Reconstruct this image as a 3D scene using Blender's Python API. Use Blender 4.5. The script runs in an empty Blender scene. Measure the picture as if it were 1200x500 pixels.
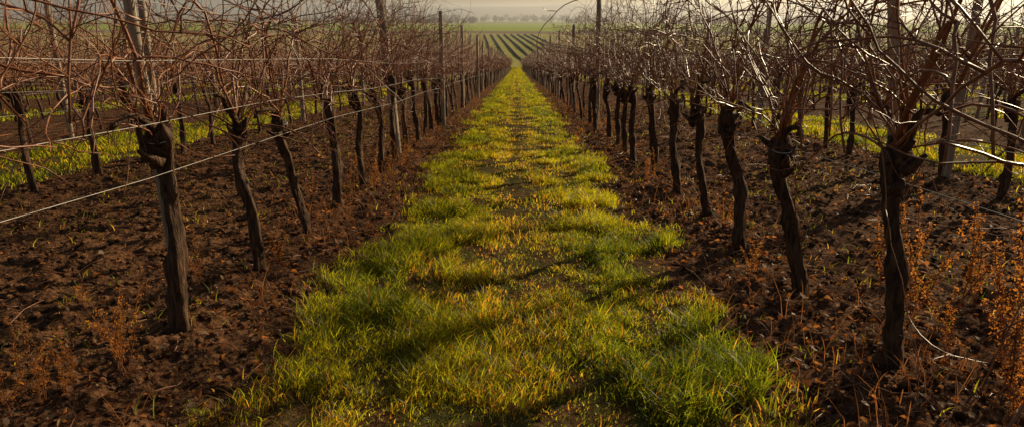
import bpy, math, numpy as np
from mathutils import Vector
rng=np.random.default_rng(7)
scene=bpy.context.scene
SUN_AZ=math.radians(47); SUN_EL=math.radians(19)

# ---------------------------------------------------------------- noise / terrain
def _h(ix,iy):
    v=np.sin(ix*127.1+iy*311.7)*43758.5453
    return v-np.floor(v)
def vnoise(x,y):
    ix=np.floor(x);iy=np.floor(y);fx=x-ix;fy=y-iy
    fx=fx*fx*(3-2*fx);fy=fy*fy*(3-2*fy)
    a=_h(ix,iy);b=_h(ix+1,iy);c=_h(ix,iy+1);d=_h(ix+1,iy+1)
    return (a*(1-fx)+b*fx)*(1-fy)+(c*(1-fx)+d*fx)*fy
def fbm(x,y,o=3):
    s=0;a=.5;t=0
    for i in range(o):
        s=s+a*vnoise(x*2**i+17.3*i,y*2**i-9.1*i);t+=a;a*=.5
    return s/t
S=0.067
def macro(x,y):
    y=np.asarray(y,float)
    u=np.clip(y-120,0,120)
    z=-S*np.minimum(y,120)-S*(u-u*u/240)
    z=z+0.011*np.clip(y-240,0,300)
    z=z-0.004*np.clip(y-540,0,1500)
    z=z+0.0*x
    return z
P=5.9
def striped(x):
    m=np.mod(x,P); return np.minimum(m,P-m)
def sstep(a,b,v):
    t=np.clip((v-a)/(b-a),0,1);return t*t*(3-2*t)
def gz(x,y):
    x=np.asarray(x,float);y=np.asarray(y,float)
    d=np.hypot(x,y)
    fade=1-sstep(12,70,d)
    s=striped(x)
    soil=sstep(.68,1.05,s+.25*(vnoise(x*2.3,y*2.3)-.5))
    z=macro(x,y)
    cl=np.abs(fbm(x*7,y*7,3)-.5)*2
    m=soil*(0.07*cl+0.05*(vnoise(x*2.2,y*2.2)-.5)+0.024*vnoise(x*22,y*22))
    m=m+(1-soil)*(0.03*(vnoise(x*3,y*3)-.5)+.015*vnoise(x*15,y*15)+0.02)
    m=m+0.05*np.exp(-((s-1.47)/.28)**2)
    return z+m*fade

# ---------------------------------------------------------------- mesh helpers
def build(name,V,faces_idx,counts,mats,midx=None,smooth=False,col=None,link=True):
    me=bpy.data.meshes.new(name)
    V=np.ascontiguousarray(V,dtype=np.float32)
    fi=np.ascontiguousarray(faces_idx,dtype=np.int32); ct=np.ascontiguousarray(counts,dtype=np.int32)
    me.vertices.add(len(V));me.vertices.foreach_set('co',V.ravel())
    me.loops.add(len(fi));me.loops.foreach_set('vertex_index',fi)
    me.polygons.add(len(ct))
    st=np.concatenate([[0],np.cumsum(ct)[:-1]]).astype(np.int32)
    me.polygons.foreach_set('loop_start',st);me.polygons.foreach_set('loop_total',ct)
    for m in mats: me.materials.append(m)
    if midx is not None: me.polygons.foreach_set('material_index',np.ascontiguousarray(midx,dtype=np.int32))
    if smooth: me.polygons.foreach_set('use_smooth',np.ones(len(ct),bool))
    if col is not None:
        a=me.color_attributes.new('Col','FLOAT_COLOR','POINT')
        c=np.ones((len(V),4),np.float32);c[:,:3]=col
        a.data.foreach_set('color',c.ravel())
    me.update(calc_edges=True);me.validate()
    return me
def add(name,me,loc=(0,0,0),rz=0,sc=(1,1,1)):
    o=bpy.data.objects.new(name,me);scene.collection.objects.link(o)
    o.location=loc;o.rotation_euler=(0,0,rz);o.scale=sc
    return o
class MB:
    def __init__(s): s.V=[];s.F=[];s.C=[];s.M=[];s.n=0
    def addv(s,V,F,C,m):
        s.V.append(V);s.F.append(np.asarray(F).ravel()+s.n);s.C.append(C);s.M.append(np.full(len(C),m));s.n+=len(V)
    def tube(s,p,r,k=5,m=0,rough=0.0,rg=None):
        p=np.asarray(p,float);n=len(p);r=np.asarray(r,float)
        t=np.gradient(p,axis=0);t/=np.linalg.norm(t,axis=1)[:,None]+1e-9
        ref=np.array([.31,.87,.12]) if abs(t[:,2]).mean()>.5 else np.array([.1,.13,1.])
        a=np.cross(t,ref);a/=np.linalg.norm(a,axis=1)[:,None]+1e-9
        b=np.cross(t,a)
        th=np.arange(k)/k*2*np.pi
        R=r[:,None]*np.ones((n,k))
        if rough>0:
            R=R*(1+rough*(rg.random((n,k))-.5)*1.1+rough*.8*np.sin(th[None]*3+np.linspace(0,5,n)[:,None]*1.5+rg.random()*6))
        V=p[:,None]+R[:,:,None]*(a[:,None]*np.cos(th)[None,:,None]+b[:,None]*np.sin(th)[None,:,None])
        V=V.reshape(-1,3)
        i=np.arange(n-1)[:,None]*k;j=np.arange(k)[None];j2=(j+1)%k
        F=np.stack([i+j,i+j2,i+k+j2,i+k+j],-1).reshape(-1)
        C=[4]*((n-1)*k)
        F=np.concatenate([F,(n-1)*k+np.arange(k),np.arange(k)[::-1]]);C=C+[k,k]
        s.addv(V,F,np.array(C),m)
    def mesh(s,name,mats,smooth=False):
        return build(name,np.concatenate(s.V),np.concatenate(s.F),np.concatenate(s.C),mats,np.concatenate(s.M),smooth)

# ---------------------------------------------------------------- materials
def newmat(name):
    m=bpy.data.materials.new(name);m.use_nodes=True;nt=m.node_tree;nt.nodes.clear();return m,nt
def N(nt,t,**k):
    n=nt.nodes.new(t)
    for a,b in k.items():
        if a.startswith('i_'): n.inputs[a[2:].replace('_',' ')].default_value=b
        else: setattr(n,a,b)
    return n
def math_(nt,op,a,b=None,c=None,clamp=False):
    n=nt.nodes.new('ShaderNodeMath');n.operation=op;n.use_clamp=clamp
    for i,v in enumerate((a,b,c)):
        if v is None: continue
        if isinstance(v,(int,float)): n.inputs[i].default_value=v
        else: nt.links.new(v,n.inputs[i])
    return n.outputs[0]
def mix(nt,f,a,b):
    n=nt.nodes.new('ShaderNodeMix');n.data_type='RGBA'
    for s,v in ((n.inputs[0],f),(n.inputs[6],a),(n.inputs[7],b)):
        if isinstance(v,(int,float)): s.default_value=v
        elif isinstance(v,tuple): s.default_value=(*v,1)
        else: nt.links.new(v,s)
    return n.outputs[2]
def mrange(nt,v,a,b):
    n=nt.nodes.new('ShaderNodeMapRange');n.interpolation_type='SMOOTHSTEP'
    nt.links.new(v,n.inputs[0]);n.inputs[1].default_value=a;n.inputs[2].default_value=b;return n.outputs[0]
def noise(nt,vec,sc,det=4,rough=.55):
    n=nt.nodes.new('ShaderNodeTexNoise');n.inputs['Scale'].default_value=sc;n.inputs['Detail'].default_value=det;n.inputs['Roughness'].default_value=rough
    if vec is not None: nt.links.new(vec,n.inputs['Vector'])
    return n.outputs[0]

def bark(name,c1,c2,sc,zs=.25,bump=.6,dist=.01,spec=.25,rough=.8):
    m,nt=newmat(name);tc=N(nt,'ShaderNodeTexCoord');mp=N(nt,'ShaderNodeMapping');mp.inputs['Scale'].default_value=(1,1,zs)
    nt.links.new(tc.outputs['Object'],mp.inputs[0])
    n1=noise(nt,mp.outputs[0],sc,4,.65);n2=noise(nt,tc.outputs['Object'],9,2)
    f=mrange(nt,n1,.35,.68)
    c=mix(nt,f,c1,c2);c=mix(nt,mrange(nt,n2,.5,.75),c,tuple(x*.55 for x in c2))
    b=N(nt,'ShaderNodeBsdfPrincipled');b.inputs['Roughness'].default_value=rough;b.inputs['Specular IOR Level'].default_value=spec
    nt.links.new(c,b.inputs['Base Color'])
    if bump>0:
        bp=N(nt,'ShaderNodeBump');bp.inputs['Strength'].default_value=bump;bp.inputs['Distance'].default_value=dist
        nt.links.new(n1,bp.inputs['Height']);nt.links.new(bp.outputs[0],b.inputs['Normal'])
    o=N(nt,'ShaderNodeOutputMaterial');nt.links.new(b.outputs[0],o.inputs[0]);return m
M_trunk=bark('vine_bark',(.036,.018,.010),(.16,.082,.04),55,.18,1,.02)
M_cane=bark('vine_cane',(.18,.06,.024),(.38,.15,.06),60,.2,0,.003,.5,.42)
M_post=bark('weathered_wood',(.24,.18,.12),(.52,.41,.28),45,.05,.6,.006)
M_wire,nt=newmat('galvanised_wire');b=N(nt,'ShaderNodeBsdfPrincipled')
tc=N(nt,'ShaderNodeTexCoord');c=mix(nt,noise(nt,tc.outputs['Object'],6),(.3,.28,.25),(.5,.47,.42));nt.links.new(c,b.inputs['Base Color'])
b.inputs['Metallic'].default_value=.5;b.inputs['Roughness'].default_value=.55
o=N(nt,'ShaderNodeOutputMaterial');nt.links.new(b.outputs[0],o.inputs[0])
M_tie,nt=newmat('tie_twine');b=N(nt,'ShaderNodeBsdfPrincipled')
tc=N(nt,'ShaderNodeTexCoord');c=mix(nt,noise(nt,tc.outputs['Object'],80),(.35,.38,.42),(.6,.6,.58));nt.links.new(c,b.inputs['Base Color'])
o=N(nt,'ShaderNodeOutputMaterial');nt.links.new(b.outputs[0],o.inputs[0])

def leafmat(name,tfac,tgain,col=None,rough=.6):
    m,nt=newmat(name)
    if col is None:
        at=N(nt,'ShaderNodeVertexColor');at.layer_name='Col';src=at.outputs[0]
    else:
        tc=N(nt,'ShaderNodeTexCoord');src=mix(nt,mrange(nt,noise(nt,tc.outputs['Object'],12,2),.35,.65),col[0],col[1])
    b=N(nt,'ShaderNodeBsdfPrincipled');b.inputs['Roughness'].default_value=rough;b.inputs['Specular IOR Level'].default_value=.3
    nt.links.new(src,b.inputs['Base Color'])
    t=N(nt,'ShaderNodeBsdfTranslucent')
    g=N(nt,'ShaderNodeVectorMath',operation='MULTIPLY');nt.links.new(src,g.inputs[0]);g.inputs[1].default_value=tgain
    nt.links.new(g.outputs[0],t.inputs[0])
    mx=N(nt,'ShaderNodeMixShader');mx.inputs[0].default_value=tfac
    nt.links.new(b.outputs[0],mx.inputs[1]);nt.links.new(t.outputs[0],mx.inputs[2])
    o=N(nt,'ShaderNodeOutputMaterial');nt.links.new(mx.outputs[0],o.inputs[0]);return m
M_grass=leafmat('grass_blade',.65,(6.2,5.0,1.2),None,.45)
M_litter=leafmat('dead_leaf',.45,(2.6,1.7,1.0))
M_vleaf=leafmat('withered_leaf',.4,(1.5,1.2,1.),((.14,.07,.03),(.08,.04,.02)))
M_weed=leafmat('dry_weed',.5,(2.4,1.9,1.0),((.46,.21,.055),(.28,.13,.035)))
M_strand=leafmat('dry_stalk',.4,(2.2,1.6,1.1),((.32,.16,.06),(.18,.09,.04)))
M_tree=leafmat('far_foliage',.2,(1,1,1),((.07,.07,.045),(.11,.10,.05)))
M_frow=leafmat('far_vine_row',.2,(1,1,1),((.14,.10,.05),(.18,.13,.065)))

# ground material
M_ground,nt=newmat('vineyard_ground')
geo=N(nt,'ShaderNodeNewGeometry');pos=geo.outputs['Position']
sx=N(nt,'ShaderNodeSeparateXYZ');nt.links.new(pos,sx.inputs[0]);X,Y=sx.outputs[0],sx.outputs[1]
n_big=noise(nt,pos,.9,4);n_mid=noise(nt,pos,6,5,.6);n_fine=noise(nt,pos,45,4,.65);n_clod=noise(nt,pos,16,4,.6)
pp=math_(nt,'PINGPONG',X,P/2)
ppn=math_(nt,'ADD',pp,math_(nt,'MULTIPLY',math_(nt,'SUBTRACT',n_mid,.5),1.0))
soilm=mrange(nt,ppn,.7,1.0)
soil=mix(nt,mrange(nt,n_clod,.35,.65),(.042,.02,.011),(.155,.075,.037))
soil=mix(nt,mrange(nt,n_fine,.48,.78),soil,(.34,.17,.075))
gr=mix(nt,mrange(nt,n_mid,.35,.6),(.10,.052,.022),(.08,.075,.02))
gr=mix(nt,mrange(nt,n_fine,.5,.8),gr,(.20,.115,.04))
base=mix(nt,soilm,gr,soil)
grf=mix(nt,mrange(nt,n_big,.3,.7),(.24,.22,.025),(.37,.32,.035))
soilf=mix(nt,mrange(nt,n_mid,.3,.7),(.09,.05,.027),(.17,.09,.045))
basef=mix(nt,mrange(nt,pp,.85,1.05),grf,soilf)
base=mix(nt,mrange(nt,Y,35,80),base,basef)
wob=math_(nt,'MULTIPLY',math_(nt,'SUBTRACT',noise(nt,pos,.006,2),.5),60)
Yw=math_(nt,'ADD',Y,math_(nt,'ADD',wob,math_(nt,'MULTIPLY',X,.10)))
f_n=noise(nt,pos,.03,5)
green=mix(nt,f_n,(.26,.34,.04),(.38,.44,.06)); brown=mix(nt,f_n,(.22,.15,.09),(.29,.20,.12)); dull=mix(nt,f_n,(.36,.32,.10),(.46,.40,.13))
base=mix(nt,mrange(nt,Y,158,166),base,dull)
base=mix(nt,mrange(nt,Yw,430,440),base,brown)
base=mix(nt,mrange(nt,Yw,480,488),base,green)
base=mix(nt,mrange(nt,Yw,1080,1100),base,brown)
base=mix(nt,mrange(nt,Yw,1350,1380),base,green)
base=mix(nt,mrange(nt,Yw,2000,2050),base,dull)
bp=N(nt,'ShaderNodeBump');bp.inputs['Strength'].default_value=.9;bp.inputs['Distance'].default_value=.03
hh=math_(nt,'ADD',n_clod,math_(nt,'MULTIPLY',n_fine,.5));nt.links.new(hh,bp.inputs['Height'])
b=N(nt,'ShaderNodeBsdfPrincipled');b.inputs['Roughness'].default_value=1;b.inputs['Specular IOR Level'].default_value=.03
nt.links.new(base,b.inputs['Base Color']);nt.links.new(bp.outputs[0],b.inputs['Normal'])
o=N(nt,'ShaderNodeOutputMaterial');nt.links.new(b.outputs[0],o.inputs[0])

# ---------------------------------------------------------------- ground sheet
def geom(start,step,ratio,end):
    out=[];v=start
    while v<end: v+=step;step*=ratio;out.append(v)
    return np.array(out)
xr=geom(5,.05,1.09,5000)
xs=np.concatenate([-xr[::-1],np.arange(-5,5.001,.035),xr])
yr=geom(9,.04,1.022,9000)
ys=np.concatenate([np.array([-60,-30,-15,-8,-4,-2,-1,0,.5,.9,1.2,1.4]),np.arange(1.5,9.001,.035),yr])
GX,GY=np.meshgrid(xs,ys);Z=gz(GX,GY)
V=np.stack([GX.ravel(),GY.ravel(),Z.ravel()],1)
nx,ny=len(xs),len(ys)
i=(np.arange(ny-1)[:,None]*nx+np.arange(nx-1)[None])
F=np.stack([i,i+1,i+nx+1,i+nx],-1).reshape(-1)
add('ground',build('ground',V,F,np.full((nx-1)*(ny-1),4),[M_ground],smooth=True))

# ---------------------------------------------------------------- grass
def scatter_blades(n,xc,hw,y0,y1,hs,ws,kind='lane'):
    x=xc+(rng.random(n)*2-1)*hw; y=y0+(y1-y0)*rng.random(n)**1.0
    s=np.abs(x-xc)
    cl=fbm(x*3.4+5,y*2.6,3); cl2=vnoise(x*13,y*13)
    edge=1-sstep(.70,1.06,s+.75*(fbm(x*2.9+9,y*2.9,3)-.5)+.25*(cl2-.5))
    mn=vnoise(y*.5+3.2,x*.2+.7)+.5*(fbm(x*4,y*3.1,2)-.5)
    mid=np.exp(-((x-xc-.03)/.30)**2)*sstep(.12,.42,mn)
    patch=sstep(.54,.64,fbm(x*2.1+31,y*1.5+12,3))
    mid=np.clip(mid+.85*patch,0,1)*(.6+.4*sstep(2.6,4.0,y))
    dens=edge*np.clip((cl-.26)*4.2,0.2,1)*(1-.88*mid)
    keep=rng.random(n)<dens
    x,y,cl,cl2,mid=[a[keep] for a in (x,y,cl,cl2,mid)]
    n=len(x)
    h=(.026+.066*rng.random(n)**1.6)*(.5+.95*sstep(.35,.68,cl))*(.6+.8*cl2)*(1-.5*mid)*hs
    return blades(x,y,h,ws,cl,mid)
def blades(x,y,h,ws,cl,mid):
    n=len(x);z=gz(x,y)-.005
    a=rng.random(n)*2*np.pi;lean=a+rng.normal(0,.6,n)
    w=(.0011+.0013*rng.random(n))*ws
    bend=h*(.25+.75*rng.random(n))
    sx_,sy_=np.cos(a+np.pi/2)*w,np.sin(a+np.pi/2)*w
    dx,dy=np.cos(lean)*bend,np.sin(lean)*bend
    V=np.zeros((n,7,3))
    for k,(t,wf) in enumerate(((0,.8),(.4,1),(.75,.75))):
        cx=x+dx*t**2;cy=y+dy*t**2;cz=z+h*(t-.18*t*t)
        V[:,2*k]=np.stack([cx-sx_*wf,cy-sy_*wf,cz],1);V[:,2*k+1]=np.stack([cx+sx_*wf,cy+sy_*wf,cz],1)
    V[:,6]=np.stack([x+dx,y+dy,z+h*.82],1)
    base=np.arange(n)[:,None]*7
    F=(base+np.array([0,1,3,2, 2,3,5,4, 4,5,6])[None]).ravel()
    C=np.tile([4,4,3],n)
    g=np.array([.045,.072,.012]);yv=np.array([.155,.165,.018]);dry=np.array([.20,.13,.04])
    t=np.clip(rng.random(n)*.7+1.2*(fbm(x*1.6+3,y*1.2,2)-.37),0,1)[:,None]
    c=g*(1-t)+yv*t
    d=(rng.random(n)<(.05+.45*mid))[:,None]
    c=np.where(d,dry*(.6+.6*rng.random((n,1))),c)
    c=c*(.6+.65*rng.random((n,1)))
    col=np.repeat(c[:,None],7,1)
    return V.reshape(-1,3),F,C,col.reshape(-1,3)
def join(parts,name,mat):
    off=0;Vs=[];Fs=[];Cs=[];Co=[]
    for V,F,C,c in parts:
        Vs.append(V);Fs.append(F+off);Cs.append(C);Co.append(c);off+=len(V)
    return add(name,build(name,np.concatenate(Vs),np.concatenate(Fs),np.concatenate(Cs),[mat],col=np.concatenate(Co)))
parts=[scatter_blades(190000,0,1.25,1.3,5,1.2,1.05),scatter_blades(150000,0,1.25,5,11,1.1,1.5),scatter_blades(90000,0,1.25,11,24,1,2.6),
 scatter_blades(60000,0,1.25,24,60,1.1,4.8),scatter_blades(40000,0,1.2,60,162,1.3,10)]
for k in (-1,1):
    parts.append(scatter_blades(70000,k*P,1.3,3,22,1.5,2.8));parts.append(scatter_blades(40000,k*P,1.3,22,70,1.3,5.5))
    parts.append(scatter_blades(20000,k*P,1.3,70,162,1.4,11))
    for q in (2,3,4):
        parts.append(scatter_blades(26000,k*q*P,1.3,q*P*.8,q*P*.8+45,1.4,6))
join(parts,'grass',M_grass)

n=16000;x=(rng.random(n)*2-1)*4.5;y=1.5+20*rng.random(n)**1.3
k=(np.abs(x)>.85)&(fbm(x*2,y*2,2)>.54);x,y=x[k],y[k];n=len(x)
join([blades(x,y,.02+.07*rng.random(n)**1.5,1.3,x*0,x*0+.3)],'sprouting_weeds',M_grass)

# ---------------------------------------------------------------- leaf litter and clods
def litter(n,x,y,smin,smax,lift,pal):
    z=gz(x,y)+lift*rng.random(n)+.004
    s=smin+(smax-smin)*rng.random(n)**1.5
    a=rng.random(n)*2*np.pi
    nrm=np.stack([rng.normal(0,.55,n),rng.normal(0,.55,n),np.ones(n)],1);nrm/=np.linalg.norm(nrm,axis=1)[:,None]
    u=np.stack([np.cos(a),np.sin(a),np.zeros(n)],1);u-=nrm*(u*nrm).sum(1)[:,None];u/=np.linalg.norm(u,axis=1)[:,None]
    v=np.cross(nrm,u)
    L=np.array([[-1,0,0],[-.35,.75,.35],[.45,.6,.5],[1,0,.15],[.4,-.65,.4],[-.4,-.7,.45]])
    L=L[None]*(1+.5*(rng.random((n,6,1))-.5));L[:,:,2]*=(rng.random((n,1))*1.6)
    V=np.stack([x,y,z],1)[:,None]+s[:,None,None]*(L[:,:,0:1]*u[:,None]+L[:,:,1:2]*v[:,None]+L[:,:,2:3]*nrm[:,None])
    F=(np.arange(n)[:,None]*6+np.array([0,3,2,1,0,5,4,3])[None]).ravel();C=np.tile([4,4],n)
    c=pal[rng.integers(0,len(pal),n)]*(.6+.7*rng.random((n,1)))
    return V.reshape(-1,3),F,C,np.repeat(c[:,None],6,1).reshape(-1,3)
pal=np.array([[.18,.09,.04],[.13,.07,.035],[.24,.13,.055],[.08,.045,.022],[.26,.14,.045],[.19,.13,.075]])
n=90000;x=(rng.random(n)*2-1)*5;y=1.4+22*rng.random(n)**1.4
k=(rng.random(n)<np.where(np.abs(x)>.9,1,.16))&(rng.random(n)<.25+.9*np.exp(-((np.abs(x)-1.35)/.5)**2));x,y=x[k],y[k];n=len(x)
join([litter(n,x,y,.005,.022,.010,pal)],'fallen_leaves',M_litter)
p=(1+5**.5)/2
iv=np.array([[-1,p,0],[1,p,0],[-1,-p,0],[1,-p,0],[0,-1,p],[0,1,p],[0,-1,-p],[0,1,-p],[p,0,-1],[p,0,1],[-p,0,-1],[-p,0,1]])/1.9
iff=np.array([0,11,5,0,5,1,0,1,7,0,7,10,0,10,11,1,5,9,5,11,4,11,10,2,10,7,6,7,1,8,3,9,4,3,4,2,3,2,6,3,6,8,3,8,9,4,9,5,2,4,11,6,2,10,8,6,7,9,8,1])
n=42000;x=(rng.random(n)*2-1)*5.2;y=1.4+18*rng.random(n)**1.4
k=np.abs(x)>.9+.25*rng.random(n);x,y=x[k],y[k];n=len(x)
s=.004+.018*rng.random(n)**3
V=iv[None]*(1+.7*(rng.random((n,12,1))-.5))*s[:,None,None]*np.stack([1+.5*rng.random(n),1+.5*rng.random(n),.75*np.ones(n)],1)[:,None]
V=V+np.stack([x,y,gz(x,y)+s*.2],1)[:,None]
add('soil_clods',build('soil_clods',V.reshape(-1,3),(np.arange(n)[:,None]*12+iff[None]).ravel(),np.full(n*20,3),[M_ground]))
mb=MB()
for _ in range(420):
    x=rng.choice([-1,1])*rng.uniform(.85,3.8);y=1.8+14*rng.random()**1.4;a=rng.random()*6.28;l=rng.uniform(.08,.45);tt=np.linspace(0,1,6)
    px=x+np.cos(a)*l*tt+.02*np.sin(tt*5);py=y+np.sin(a)*l*tt+.02*np.cos(tt*6+a)
    mb.tube(np.stack([px,py,gz(px,py)+.008+.02*tt*rng.random()],1),np.linspace(.0032,.0016,6),4,0)
add('pruned_twigs',mb.mesh('pruned_twigs',[M_cane]))

# ---------------------------------------------------------------- grapevines
def unit(v): return v/(np.linalg.norm(v)+1e-9)
def vine(seed,lean=(0,0),hh=.88,detail=2,thick=1.0,mb=None,off=(0,0,0),wig=1.0):
    g=np.random.default_rng(seed);own=mb is None
    if own: mb=MB()
    off=np.array(off,float)
    n=20 if detail==2 else 7
    t=np.linspace(0,1,n)
    ph=g.random(4)*6.28
    px=lean[0]*t**1.1+wig*(.036*np.sin(t*5+ph[0])*t+.018*np.sin(t*11+ph[1])*t)
    py=lean[1]*t+.035*np.sin(t*4+ph[2])*t+.012*np.sin(t*13+ph[3])*t
    pz=-.06+(hh+.06)*t
    tr=np.stack([px,py,pz],1)+off
    r=(.025+.012*(1-t)**3+.018*np.exp(-((t-.95)/.12)**2)+.009*np.exp(-((t-g.random()*.6-.2)/.05)**2))*g.uniform(.85,1.15)
    r[-1]*=.55
    mb.tube(tr,r,11 if detail==2 else 5,0,.42 if detail==2 else .15,g)
    head=tr[-1]-np.array([0,0,.03])
    if detail==2:
        for _ in range(8):
            q=head+np.array([g.normal(0,.012),g.normal(0,.03),-g.random()*.16])
            d=unit(np.array([g.normal(0,.8),g.normal(0,1),.5+g.random()]))
            l=g.uniform(.04,.11);tt=np.linspace(0,1,4)[:,None]
            mb.tube(q+d*l*tt+np.array([0,0,.02])*tt**2,[.024,.019,.015,.008],7,0,.3,g)
    starts=[]
    for sgn in ((-1,1) if g.random()<.6 else (g.choice([-1,1]),)):
        l=g.uniform(.12,.34);m=7;tt=np.linspace(0,1,m)
        a=np.stack([g.normal(0,.04)*tt+.012*np.sin(tt*7+g.random()*6),sgn*l*tt,.08*np.sin(tt*2.6)+.16*tt*g.uniform(0,1)],1)+head
        mb.tube(a,np.linspace(.017,.009,m)*(1 if detail==2 else 1.1),6 if detail==2 else 4,0,.25,g)
        starts+= [a[j] for j in range(2,m)]
    for _ in range(g.integers(2,5)):
        sgn=g.choice([-1,1]);l=g.uniform(.4,.9);m=14 if detail==2 else 7;tt=np.linspace(0,1,m)
        a=np.stack([g.normal(0,.16)*tt+.02*np.sin(tt*6+g.random()*6),sgn*l*tt,g.uniform(.2,.7)*np.sin(tt*2.9)-.05*tt],1)+head
        a[1:]+=g.normal(0,.006,(m-1,3))
        mb.tube(a,np.linspace(.008,.0045,m)*thick,5 if detail==2 else 3,1)
        starts+=[a[j] for j in range(3,m-1)]
    ncane=g.integers(33,43) if detail==2 else (g.integers(24,30) if detail==1 else 14)
    for c in range(ncane):
        s=starts[g.integers(len(starts))] if g.random()<.65 else head+g.normal(0,.02,3)
        wild=g.random()<.45
        d=unit(np.array([g.normal(0,.6 if wild else .24),g.normal(0,.95 if wild else .45),1.0 if not wild else .5]))
        L=g.uniform(.5,1.45);st=.06 if detail==2 else .16;k=max(4,int(L/st))
        pts=[s.copy()];dirs=[]
        curl=g.normal(0,.045,3)
        for j in range(k):
            d=unit(d+g.normal(0,.14,3)+curl+np.array([-.10*(pts[-1][0]-head[0]),0,(-.05 if wild else .012)]))
            if pts[-1][2]-off[2]>2.05: d=unit(d+np.array([0,0,-.5]))
            pts.append(pts[-1]+d*st);dirs.append(d)
        pts=np.array(pts)
        r0=g.uniform(.0028,.0054)*thick
        mb.tube(pts,np.linspace(r0,r0*.45,len(pts)),4 if detail==2 else 3,1)
        nl=g.integers(3,7) if detail==2 else (2 if detail==1 else 1)
        for _ in range(nl):
            j=g.integers(1,len(pts)-1);dd=unit(dirs[j]+g.normal(0,.8,3));l=g.uniform(.07,.42)
            kk=5 if detail==2 else 3;q=[pts[j]]
            for _ in range(kk):
                dd=unit(dd+g.normal(0,.25,3)+np.array([0,0,-.05]));q.append(q[-1]+dd*l/kk)
            mb.tube(q,np.linspace(r0*.65,r0*.3,kk+1),3,1)
            if detail==2 and g.random()<.10:
                e=q[-1];sz=g.uniform(.006,.014);u=unit(g.normal(0,1,3));v=unit(np.cross(u,g.normal(0,1,3)));w=np.cross(u,v)
                Vl=np.array([e,e+u*sz+v*sz*.6+w*sz*.3,e+u*sz*2,e+u*sz*1.1-v*sz*.7+w*sz*.4])
                mb.addv(Vl,[0,1,2,0,2,3],np.array([3,3]),2)
    return mb,head
VM=[M_trunk,M_cane,M_vleaf,M_tie]
def place_z(x,y): return float(gz(np.array([x]),np.array([y]))[0])
R0=1.475
near_left=[(1.52,0,.9),(2.74,.02,.90),(3.68,-.06,.84),(4.60,-.12,.86),(5.46,-.03,.88),(6.41,-.05,.9),(7.3,.03,.88)]
near_right=[(1.35,-.05,.9),(2.40,-.15,.88),(3.27,-.20,.84),(4.22,-.16,.90),(5.0,-.22,.88),(6.06,-.1,.86),(7.15,-.05,.9)]
for side,lst in ((-1,near_left),(1,near_right)):
    for j,(y,l,h) in enumerate(lst):
        mb,head=vine(100+j+(50 if side>0 else 0),(l,rng.normal(0,.04)),h,2,wig=.45 if j==1 else 1)
        if (side,j) in ((-1,1),(-1,3),(1,2)):
            th=np.linspace(0,2.6*np.pi,20);c=head+np.array([0,0,-.05])
            ring=np.stack([c[0]+.045*np.cos(th),c[1]+.045*np.sin(th),c[2]+.012*th/6+.01*np.sin(th)],1)
            mb.tube(ring,[.002]*20,4,3)
            tail=np.array([ring[-1],ring[-1]+[side*.03,.0,-.03],ring[-1]+[side*.035,-.01,-.09],ring[-1]+[side*.02,-.01,-.13]])
            mb.tube(tail,[.0022]*4,4,3)
        add('grapevine',mb.mesh('grapevine',VM),(side*R0,y,place_z(side*R0,y)))
var2=[vine(300+j,(rng.normal(-.03,.08),rng.normal(0,.05)),rng.uniform(.82,.94),2)[0].mesh('grapevine',VM) for j in range(8)]
var1=[vine(400+j,(rng.normal(-.02,.06),rng.normal(0,.05)),rng.uniform(.82,.94),1,1.3)[0].mesh('grapevine',VM) for j in range(8)]
def chunk(seed):
    g=np.random.default_rng(seed);mb=MB()
    for j in range(8):
        y=.46+j*.92+g.normal(0,.05)
        vine(seed*31+j,(g.normal(0,.06),g.normal(0,.05)),g.uniform(.82,.94),0,2.2,mb,(g.normal(0,.03),y,-S*y))
    return mb.mesh('grapevine_row',VM)
chunks=[chunk(900+j) for j in range(4)]
CH=8*.92
def put(me,name,x,y,flip=False):
    o=add(name,me,(x,y,place_z(x,y)),0,(1,1,rng.uniform(.92,1.08)));return o
NR=10
for r in range(-NR,NR):
    x=(r+.5)*2.95
    ax=abs(x)
    y=8.15 if ax<2 else max(1.6,ax/.82-2.5)+rng.random()*.5
    lim1=14 if ax<2 else (9 if ax<5 else 0)
    lim2=34 if ax<8 else 24
    while y<lim2:
        if y<lim1: put(var2[rng.integers(8)],'grapevine',x+rng.normal(0,.03),y)
        else:
            put(var1[rng.integers(8)],'grapevine',x+rng.normal(0,.03),y)
        y+=.92+rng.normal(0,.05)
    while y<160:
        z=float(macro(0,y)) ;o=add('grapevine_row',chunks[rng.integers(4)],(x,y,z))
        sl=(float(macro(0,y+CH))-z)/CH
        o.rotation_euler=(math.atan(sl)+math.atan(S),0,0)
        y+=CH

# ---------------------------------------------------------------- posts
def post(h,w,seed,lean=0):
    g=np.random.default_rng(seed);mb=MB();n=12;t=np.linspace(0,1,n)
    p=np.stack([lean*t+.006*np.sin(t*4),.004*np.sin(t*5+1),-.25+(h+.25)*t],1)
    r=np.full(n,w/2);r[-1]*=.86
    mb.tube(p,r,8,0,.07,g)
    for zz in (.8,1.0,1.25,1.5,1.8):
        if zz<h-.05:
            c=np.array([lean*(zz+.25)/(h+.25)+w/2,0,zz]);mb.tube([c+[-.004,-.015,0],c+[.008,-.008,0],c+[.008,.008,0],c+[-.004,.015,0]],[.002]*4,4,1)
    return mb.mesh('vineyard_post',[M_post,M_wire])
pv=[post(2.2,.085,j,rng.normal(0,.04)) for j in range(5)]
big=post(2.3,.11,77,-.17);stake=post(1.55,.044,78,-.03);stake2=post(2.1,.038,79,-.34)
add('vineyard_post',big,(-1.53,8.75,place_z(-1.53,8.75)))
add('vineyard_stake',stake,(-R0-.055,2.87,place_z(-R0,2.8)))
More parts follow.
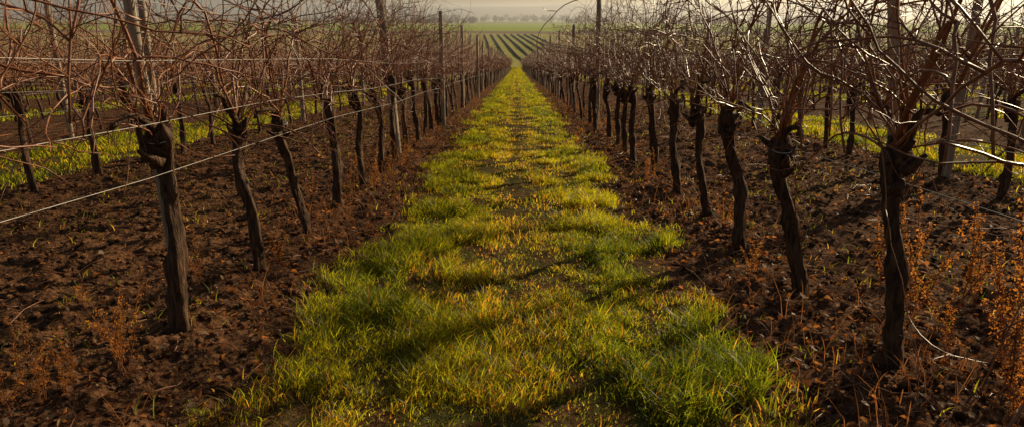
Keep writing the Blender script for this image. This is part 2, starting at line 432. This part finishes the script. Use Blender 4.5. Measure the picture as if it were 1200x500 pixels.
add('vineyard_stake',stake2,(R0+.085,2.53,place_z(R0,2.46)))
for r in range(-NR,NR):
    x=(r+.5)*2.95;ax=abs(x)
    if ax<2: y=13.0 if x<0 else 12.
    else: y=max(5,ax/.82)+rng.random()*4
    xo=.07 if x<0 else -.07
    while y<158:
        o=add('vineyard_post',pv[rng.integers(5)],(x+xo+rng.normal(0,.03),y,place_z(x,y)),rng.random()*6.28,(1,1,rng.uniform(.95,1.05)))
        y+=5.6+rng.normal(0,.15)
# ---------------------------------------------------------------- wires
def wires(x,k=4):
    mb=MB();g=np.random.default_rng(int(x*10)+999)
    yy=np.arange(-3,160,1.4)
    for zz in (.80,1.0,1.25,1.5,1.8):
        p=np.stack([x+.035*(1 if g.random()<.5 else -1)+.012*np.sin(yy*1.12+g.random()*6),yy,macro(0,yy)+zz+.015*np.sin(yy*1.12+g.random()*6)+.01*np.sin(yy*.31+g.random()*6)],1)
        mb.tube(p,np.full(len(yy),.0013)+.00004*np.clip(yy,0,60),k,0)
    add('trellis_wires',mb.mesh('trellis_wires',[M_wire]))
for r in range(-6,6): wires((r+.5)*2.95,4 if r in(-1,0) else 3)

# ---------------------------------------------------------------- dry weeds
def weed(seed,h,m=M_weed):
    g=np.random.default_rng(seed);mb=MB()
    for s_ in range(g.integers(2,5)):
        d=unit(np.array([g.normal(0,.14),g.normal(0,.14),1]));n=12;q=[np.array([g.normal(0,.02),g.normal(0,.02),-.01])]
        hh=h*g.uniform(.6,1.1)
        for _ in range(n): d=unit(d+g.normal(0,.07,3));q.append(q[-1]+d*hh/n)
        q=np.array(q);mb.tube(q,np.linspace(.0022,.001,n+1),4,1)
        for j in range(3,n+1):
            for _ in range(3):
                dd=unit(g.normal(0,1,3)+np.array([0,0,1.1]));l=hh*g.uniform(.04,.14)*(1.25-j/n)
                e=q[j]+dd*l;mb.tube([q[j],q[j]+dd*l*.5+[0,0,-.003],e],[.001,.0009,.0007],3,1)
                for _ in range(g.integers(4,9)):
                    c=q[j]+dd*l*g.uniform(.25,1.1)+g.normal(0,.006,3);sz=g.uniform(.0025,.007)
                    u=unit(g.normal(0,1,3));v=unit(np.cross(u,g.normal(0,1,3)))
                    mb.addv(np.array([c-u*sz,c+v*sz*.45,c+u*sz,c-v*sz*.45]),[0,1,2,3],np.array([4]),0)
    return mb.mesh('dry_weed',[M_weed,M_strand])
wv=[weed(j,.45) for j in range(7)]
spots=[(1.80,2.25,1.3),(1.68,2.05,1.0),(2.02,2.6,1.5),(1.85,2.95,1.35),(2.2,3.1,1.5),(2.0,3.5,1.0),(2.4,3.9,1.2),(1.9,2.1,1.2),(1.72,2.45,.9),(1.95,2.35,1.4),
 (-1.50,2.33,.95),(-1.53,2.38,.8),(-1.66,2.12,.7),(-1.78,2.2,.65),(-1.58,2.12,.5),(-1.62,2.2,.5),(-1.76,3.5,.7),(-1.7,2.02,.6),(-1.3,6.2,.9),(-1.25,7.4,.9),(1.4,6.8,.7)]
for j,(x,y,s) in enumerate(spots): add('dry_weed',wv[j%7],(x,y,place_z(x,y)),rng.random()*6,(s,s,s))
for j in range(60):
    y=3.5+30*rng.random()**1.3;x=rng.choice([-1,1])*(1.45+rng.normal(0,.24));s=rng.uniform(.3,.8)
    add('dry_weed',wv[j%7],(x,y,place_z(x,y)),rng.random()*6,(s,s,s))
n=8000;x=rng.choice([-1,1],n)*(1.45+rng.normal(0,.27,n));y=1.5+40*rng.random(n)**1.6
k=vnoise(x*2+7,y*1.3)>.42;x,y=x[k],y[k];n=len(x)
h=.05+.28*rng.random(n)**2.4
V,F,C,c=blades(x,y,h,.8,x*0,x*0+1)
me=build('dry_grass',V,F,C,[M_strand],col=c);add('dry_grass',me)

# ---------------------------------------------------------------- far valley: vineyard patch, trees, hills
mb=MB()
for j in range(17):
    xb=-42+j*4.0
    yy=np.linspace(200,425,60)
    xx=xb+(yy-205)*(-.06)
    hgt=.6*(.7+.5*np.random.default_rng(j).random(60))
    zz=macro(0,yy)
    w=.4
    Vl=np.concatenate([np.stack([xx-w,yy,zz],1),np.stack([xx,yy,zz+hgt],1),np.stack([xx+w,yy,zz],1)])
    i=np.arange(59);Fq=np.concatenate([np.stack([i,i+1,60+i+1,60+i],1),np.stack([60+i,61+i,121+i,120+i],1)]).ravel()
    mb.addv(Vl,Fq,np.full(118,4),0)
add('distant_vineyard',mb.mesh('distant_vineyard',[M_frow]))
def treeline(name,segs,seed):
    g=np.random.default_rng(seed);Vs=[]
    for (x0,y0,x1,y1,nt_,h) in segs:
        for _ in range(nt_):
            t=g.random();cx=x0+(x1-x0)*t+g.normal(0,4);cy=y0+(y1-y0)*t+g.normal(0,6);hh=h*g.uniform(.5,1.15)
            k=110
            d=g.normal(0,1,(k,3));d/=np.linalg.norm(d,axis=1)[:,None];d*=g.random((k,1))**.4
            c=np.array([cx,cy,float(macro(0,cy))+hh*.52])+d*np.array([hh*.5,hh*.5,hh*.52])
            tri=c[:,None]+g.normal(0,hh*.10,(k,3,3));Vs.append(tri.reshape(-1,3))
    V=np.concatenate(Vs);add(name,build(name,V,np.arange(len(V)),np.full(len(V)//3,3),[M_tree]))
treeline('distant_trees',[(-420,1080,-60,1090,90,9),(60,1060,460,1000,80,9),(-600,1500,700,1600,160,13),(-900,2100,1100,2200,220,16),(26,440,150,415,40,3.5),(-260,560,-80,520,30,4)],5)
hx=np.linspace(-6000,6000,220);hy=np.linspace(2600,5200,30)
HX,HY=np.meshgrid(hx,hy)
prof=np.sin((HY-2600)/2600*np.pi)
HZ=-22+prof*(62+70*(fbm(HX*.0011+4,HY*.0006,4)-.35)+.006*np.abs(HX))
V=np.stack([HX.ravel(),HY.ravel(),HZ.ravel()],1)
i=(np.arange(29)[:,None]*220+np.arange(219)[None]);F=np.stack([i,i+1,i+221,i+220],-1).reshape(-1)
add('hills',build('hills',V,F,np.full(29*219,4),[M_tree],smooth=True))

M_h,nt=newmat('morning_haze');vs=N(nt,'ShaderNodeVolumeScatter');vs.inputs['Density'].default_value=.00042;vs.inputs['Anisotropy'].default_value=.5
vs.inputs['Color'].default_value=(.98,.98,1,1)
o=N(nt,'ShaderNodeOutputMaterial');nt.links.new(vs.outputs[0],o.inputs['Volume'])
bx=np.array([[-4500,235,-60],[4500,235,-60],[4500,5600,-60],[-4500,5600,-60],[-4500,235,55],[4500,235,55],[4500,5600,55],[-4500,5600,55]],float)
add('valley_haze',build('valley_haze',bx,[0,3,2,1,4,5,6,7,0,1,5,4,1,2,6,5,2,3,7,6,3,0,4,7],[4]*6,[M_h]))

# ---------------------------------------------------------------- light, world, camera
w=bpy.data.worlds.new('World');scene.world=w;w.use_nodes=True;nt=w.node_tree
sky=nt.nodes.new('ShaderNodeTexSky');sky.sky_type='NISHITA';sky.sun_disc=False;sky.sun_elevation=SUN_EL;sky.sun_rotation=SUN_AZ
sky.dust_density=2.0;sky.air_density=1.2
bg=nt.nodes['Background'];bg.inputs[1].default_value=.054;nt.links.new(sky.outputs[0],bg.inputs[0])
sd=bpy.data.lights.new('sun','SUN');sd.energy=5;sd.angle=math.radians(.5);sd.color=(1,.81,.52)
so=bpy.data.objects.new('sun',sd);scene.collection.objects.link(so)
d=Vector((math.sin(SUN_AZ)*math.cos(SUN_EL),math.cos(SUN_AZ)*math.cos(SUN_EL),math.sin(SUN_EL)))
so.rotation_euler=d.to_track_quat('Z','Y').to_euler()
cd=bpy.data.cameras.new('camera');cam=bpy.data.objects.new('camera',cd);scene.collection.objects.link(cam)
cd.lens=24;cd.sensor_width=36;cd.clip_end=20000;cd.clip_start=.05
cam.location=(0,0,1.25+place_z(0,0)-.02);cam.rotation_euler=(math.radians(90-16.17),0,math.radians(.36))
scene.camera=cam
scene.view_settings.view_transform='Standard';scene.view_settings.look='None';scene.view_settings.exposure=0
